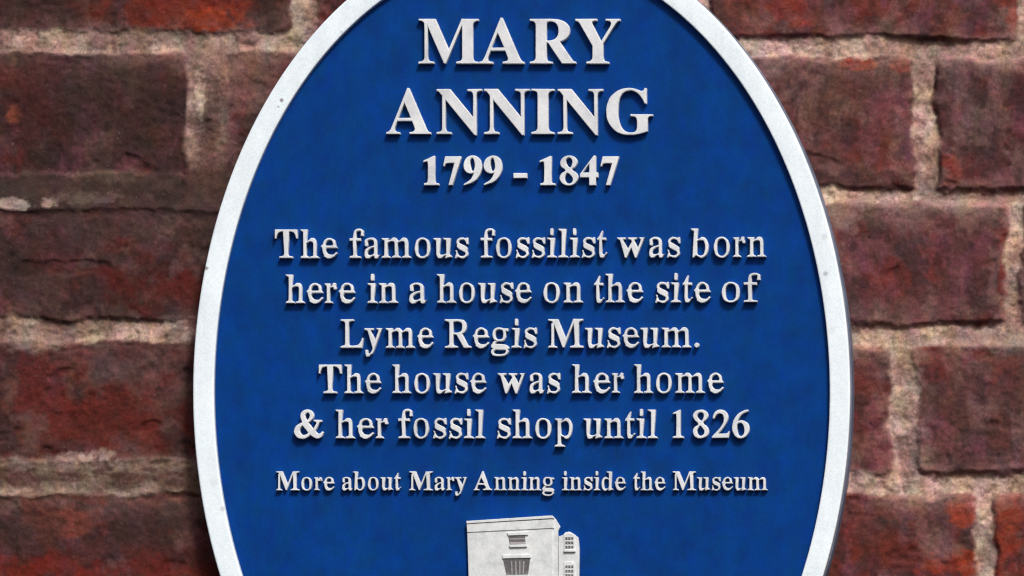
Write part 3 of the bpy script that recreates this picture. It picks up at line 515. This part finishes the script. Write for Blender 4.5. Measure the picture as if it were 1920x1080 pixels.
def hand_contours(key):
    s, base, left, adv, cs = HAND[key]; out = []
    for c in cs:
        n = len(c); P = [np.array([(p[0] - left) * s, (base - p[1]) * s]) for p in c]; K = [len(p) > 2 for p in c]; pts = []
        for i in range(n):
            a, b = P[i], P[(i + 1) % n]; ka, kb = K[i], K[(i + 1) % n]
            if ka and kb: pts.append(a[None]); continue
            ta = (b - a) if ka else (b - P[i - 1]) / 2
            tb = (b - a) if kb else (P[(i + 2) % n] - a) / 2
            L = np.hypot(*(b - a))
            ta = ta / (np.hypot(*ta) + 1e-9) * L; tb = tb / (np.hypot(*tb) + 1e-9) * L
            pts.append(bez(a, a + ta / 3, b - tb / 3, b, 4))
        out.append(np.concatenate(pts))
    return out
def thin(cs, d):
    # slim the thick upright strokes of the bold outlines, keep hairlines and serifs
    out = []
    A = np.concatenate(cs); B = np.concatenate([np.roll(c, -1, 0) for c in cs])
    area = lambda p: 0.5 * np.sum(p[:, 0] * np.roll(p[:, 1], -1) - np.roll(p[:, 0], -1) * p[:, 1])
    sg = np.sign(max((area(c) for c in cs), key=abs))
    for c in cs:
        e = np.roll(c, -1, 0) - np.roll(c, 1, 0); nrm = np.stack([e[:, 1], -e[:, 0]], -1) * sg
        nrm /= np.hypot(nrm[:, 0], nrm[:, 1])[:, None] + 1e-9
        q = c.copy()
        for i, (p, n) in enumerate(zip(c, nrm)):
            y = p[1] + 0.37; s = -np.sign(n[0])
            hit = (A[:, 1] > y) != (B[:, 1] > y)
            dy_ = np.where(np.abs(B[:, 1] - A[:, 1]) < 1e-9, 1.0, B[:, 1] - A[:, 1])
            xs = A[:, 0] + (y - A[:, 1]) / dy_ * (B[:, 0] - A[:, 0])
            ds = (xs - p[0]) * s; ds = ds[hit & (ds > 6)]
            tk = ds.min() if len(ds) else 400.0
            w = np.interp(tk, [50, 125, 200, 300], [-0.15, 1, 1, 0])
            q[i, 0] -= d * w * n[0]; q[i, 1] += 5.0 * n[1]
        out.append(q)
    return out
def word_contours(word, bold):
    """list of (contours in thousandths) laid out on advances"""
    pen = 0; res = []
    for ch in word:
        key = ch + ('b' if bold else 'r')
        if key in HAND:
            cs = hand_contours(key); adv = HAND[key][3]
        else:
            cs = font_contours(ch); adv = ADV_B[ch]
            if not bold:
                kx = ADV_R[ch] / ADV_B[ch]
                cs = [c * np.array([kx, 1]) for c in cs]; adv = ADV_R[ch]
                cs = thin(cs, THIN if kx > .95 else THIN * .8)
        res.append([c + np.array([pen, 0]) for c in cs]); pen += adv
    return res
THIN = 38.0
def glyph_mesh(cs, height, bevel):
    cu = bpy.data.curves.new('outline', 'CURVE'); cu.dimensions = '2D'; cu.fill_mode = 'BOTH'
    cu.extrude = height / 2; cu.bevel_depth = bevel; cu.bevel_resolution = 1; cu.offset = -bevel * 0.8
    for c in cs:
        sp = cu.splines.new('POLY'); sp.points.add(len(c) - 1); sp.use_cyclic_u = True
        sp.points.foreach_set('co', np.concatenate([c, np.zeros((len(c), 1)), np.ones((len(c), 1))], 1).ravel())
    ob = bpy.data.objects.new('outline', cu); scene.collection.objects.link(ob)
    bpy.context.view_layer.update()
    me = ob.evaluated_get(bpy.context.evaluated_depsgraph_get()).to_mesh()
    v = np.empty(len(me.vertices) * 3); me.vertices.foreach_get('co', v); v = v.reshape(-1, 3)
    f = [tuple(p.vertices) for p in me.polygons]
    ob.to_mesh_clear(); bpy.data.objects.remove(ob); bpy.data.curves.remove(cu)
    return v, f
def raised(name, glyphs, parent, mat, h=LET_H, bevel=1.1, y0=None, label=None):
    """glyphs: list of contour lists in photo pixels (y down); one mesh standing on the face plate"""
    y0 = Y_FACE if y0 is None else y0
    V_, F_ = [], []; off = 0
    for gi, cs in enumerate(glyphs):
        hp = h / PX + (0.12 if gi % 2 else 0.0)
        v, f = glyph_mesh([np.stack([c[:, 0], -c[:, 1]], -1) for c in cs], hp - 2 * bevel + 1.5, bevel)
        zc = v[:, 2] - v[:, 2].min() - 1.5                        # foot sinks 1.5 px into the plate
        x, z = unproject(v[:, 0], -v[:, 1], y0 - h)
        V_.append(np.stack([x, y0 - zc * PX, z], -1)); F_ += [tuple(i + off for i in q) for q in f]; off += len(v)
    me = bpy.data.meshes.new(name); me.from_pydata([tuple(p) for p in np.concatenate(V_)], [], F_); me.update()
    o = link(name, me, mat, parent)
    if label: o['label'] = label
    return o
def text_line(words, baseline, cap, bold, label, tilt=0.0, h=LET_H, bevel=1.1):
    glyphs = []
    for w, x0, x1 in words:
        gl = word_contours(w, bold)
        lo = min(c[:, 0].min() for g in gl for c in g); hi = max(c[:, 0].max() for g in gl for c in g)
        kx = (x1 - x0) / (hi - lo); ky = cap / 676.0
        for g in gl:
            gl_ = []
            for c in g:                                           # hand-painted edges waver a little
                qx = x0 + (c[:, 0] - lo) * kx; qy = baseline + tilt * (qx - 977) - c[:, 1] * ky
                gl_.append(np.stack([qx + (vnoise(qx / 8, qy / 8, 3) - .5) * .7, qy + (vnoise(qx / 8, qy / 8, 8) - .5) * .7], -1))
            glyphs.append(gl_)
    return raised('lettering', glyphs, plaque, M_LETTER, h, bevel, label=label)

text_line([('MARY', 784.5, 1162.5)], 119, 83.5, True, 'large bold capitals of the top line')
text_line([('ANNING', 724, 1223.5)], 251, 84, True, 'large bold capitals of the second line')
text_line([('1799', 793.5, 941), ('-', 962.5, 987.5), ('1847', 1011.5, 1159.5)], 347, 53.5, True, 'bold white dates under the large capitals')
B_, C_ = 53, 1.0
text_line([('The', 515, 632), ('famous', 655, 877.5), ('fossilist', 901, 1138), ('was', 1157, 1274.5), ('born', 1295, 1436)], 482.2, 52.5, False, 'first line of the small lettering', -0.0025)
text_line([('here', 535.5, 665.5), ('in', 688.5, 745.5), ('a', 767.5, 799.5), ('house', 819, 996), ('on', 1019, 1092.5), ('the', 1114, 1205.5), ('site', 1228.5, 1332), ('of', 1353.5, 1425)], 566.7, 52.5, False, 'second line of the small lettering', -0.0025)
text_line([('Lyme', 638.5, 812), ('Regis', 834, 1006), ('Museum.', 1027.5, 1310.5)], 651.3, 52.5, False, 'third line of the small lettering', -0.0015)
text_line([('The', 597.5, 714.2), ('house', 735, 911.5), ('was', 933, 1049.5), ('her', 1072, 1169), ('home', 1188.5, 1356.5)], 736.3, 52.5, False, 'fourth line of the small lettering', -0.001)
text_line([('&', 551, 606.5), ('her', 628.5, 726.5), ('fossil', 746.5, 908.5), ('shop', 931.5, 1072.5), ('until', 1093.5, 1232.2), ('1826', 1261.5, 1404.5)], 821, 52.5, False, 'fifth line of the small lettering')
THIN = 32.0
text_line([('More', 517.5, 626.5), ('about', 641.5, 751.5), ('Mary', 767, 875.5), ('Anning', 888, 1038.5), ('inside', 1053.5, 1172.5), ('the', 1187.5, 1247.3), ('Museum', 1261.3, 1438.5)], 918.8, 34.5, False, 'smallest lettering of the bottom line', h=2.3 * MM, bevel=0.8)

# ------------------------------------------------------------------ the little building in relief under the lettering
def P(*a): return np.array(a, float)
H1 = 2.6 * MM
M_BAR = mat_paint('worn_grey_paint', lin(160, 156, 156), lin(140, 136, 138), lin(180, 176, 174), 0.6, scale=300)
relief = raised('building_relief', [[P((876, 996), (1036, 988), (1036, 1250), (884, 1250))]], plaque, M_RELIEF, H1, 0.8)
def sub(name, shape, h, y_add=0.0, mat=M_RELIEF, bevel=0.6):
    return raised(name, [[s] for s in shape], relief, mat, h, bevel, y0=Y_FACE - y_add)
sub('parapet', [P((875, 982.5), (1036.5, 973.5), (1038, 990), (876, 998))], 3.0 * MM)
sub('coping', [P((874.5, 977), (1034.5, 966.5), (1038, 971.5), (875, 981.5))], 3.4 * MM)
sub('side_wall', [P((1036, 967.5), (1042, 974), (1050, 988), (1046, 996), (1046, 1250), (1036.2, 1250))], 1.9 * MM)
sub('turret', [P((1047, 1006), (1056, 1003), (1060, 998), (1068, 997), (1075, 1001), (1084, 1008), (1086, 1030), (1083, 1250), (1047, 1250))], 2.2 * MM)
def window(hood, pane, bars, sill, base):
    w = sub('window', [hood], base + 0.7 * MM)
    for nm, shp, h, mt in (('pane', [pane], base + 0.25 * MM, M_GREY), ('glazing_bar', bars, base + 0.4 * MM, M_BAR), ('sill', [sill], base + 0.9 * MM, M_RELIEF)):
        if not shp: continue
        o = raised(nm, [[s] for s in shp], relief, mt, h, 0.35)
    return w
window(P((951, 999), (991, 997), (990, 1003), (953, 1004)), P((953, 1004.5), (984, 1003.5), (986, 1024), (957, 1025)),
       [P((956, 1010), (984, 1009.5), (984, 1011.5), (956, 1012)), P((957, 1016.5), (985, 1016), (985, 1020.5), (957, 1021))], P((955, 1021.5), (988, 1020.5), (988, 1025), (956, 1026)), H1)
window(P((942, 1041), (995, 1039.5), (995, 1046), (942, 1047)), P((943, 1047), (994, 1046), (990, 1077.5), (950, 1078.5)),  # pane's wide top also paints the hood's shadow in its grey
       [P((958, 1052), (960, 1052), (961, 1077), (959, 1077)), P((966, 1052), (968, 1052), (968.5, 1077), (966.5, 1077)), P((973.5, 1052), (975.5, 1052), (975.5, 1077), (973.5, 1077)), P((981, 1052), (983, 1052), (982, 1076), (980, 1076))],
       P((949, 1078.5), (991, 1077.5), (991, 1082), (950, 1083)), H1)
TH = 2.2 * MM
for (y, ) in ((1000,), (1053,), (1110,)):
    slots = []
    for r_ in range(3):
        for c_ in range(3):
            x0 = 1060 + c_ * 5.4; y0 = y + 7 + r_ * 8.2
            slots.append(P((x0, y0), (x0 + 4.2, y0), (x0 + 4.2, y0 + 5), (x0, y0 + 5)))
    fr = sub('window', [P((1057.5, y + 2), (1068, y - 1), (1077, y + 3), (1078.5, y + 33), (1058, y + 33))], TH + 0.5 * MM)
    raised('pane', [[s] for s in slots], relief, M_GREY, TH + 0.62 * MM, 0.3)
    raised('sill', [[P((1057, y + 31), (1079, y + 31), (1079, y + 34.5), (1057, y + 34.5))]], relief, M_RELIEF, TH + 1.0 * MM, 0.4)
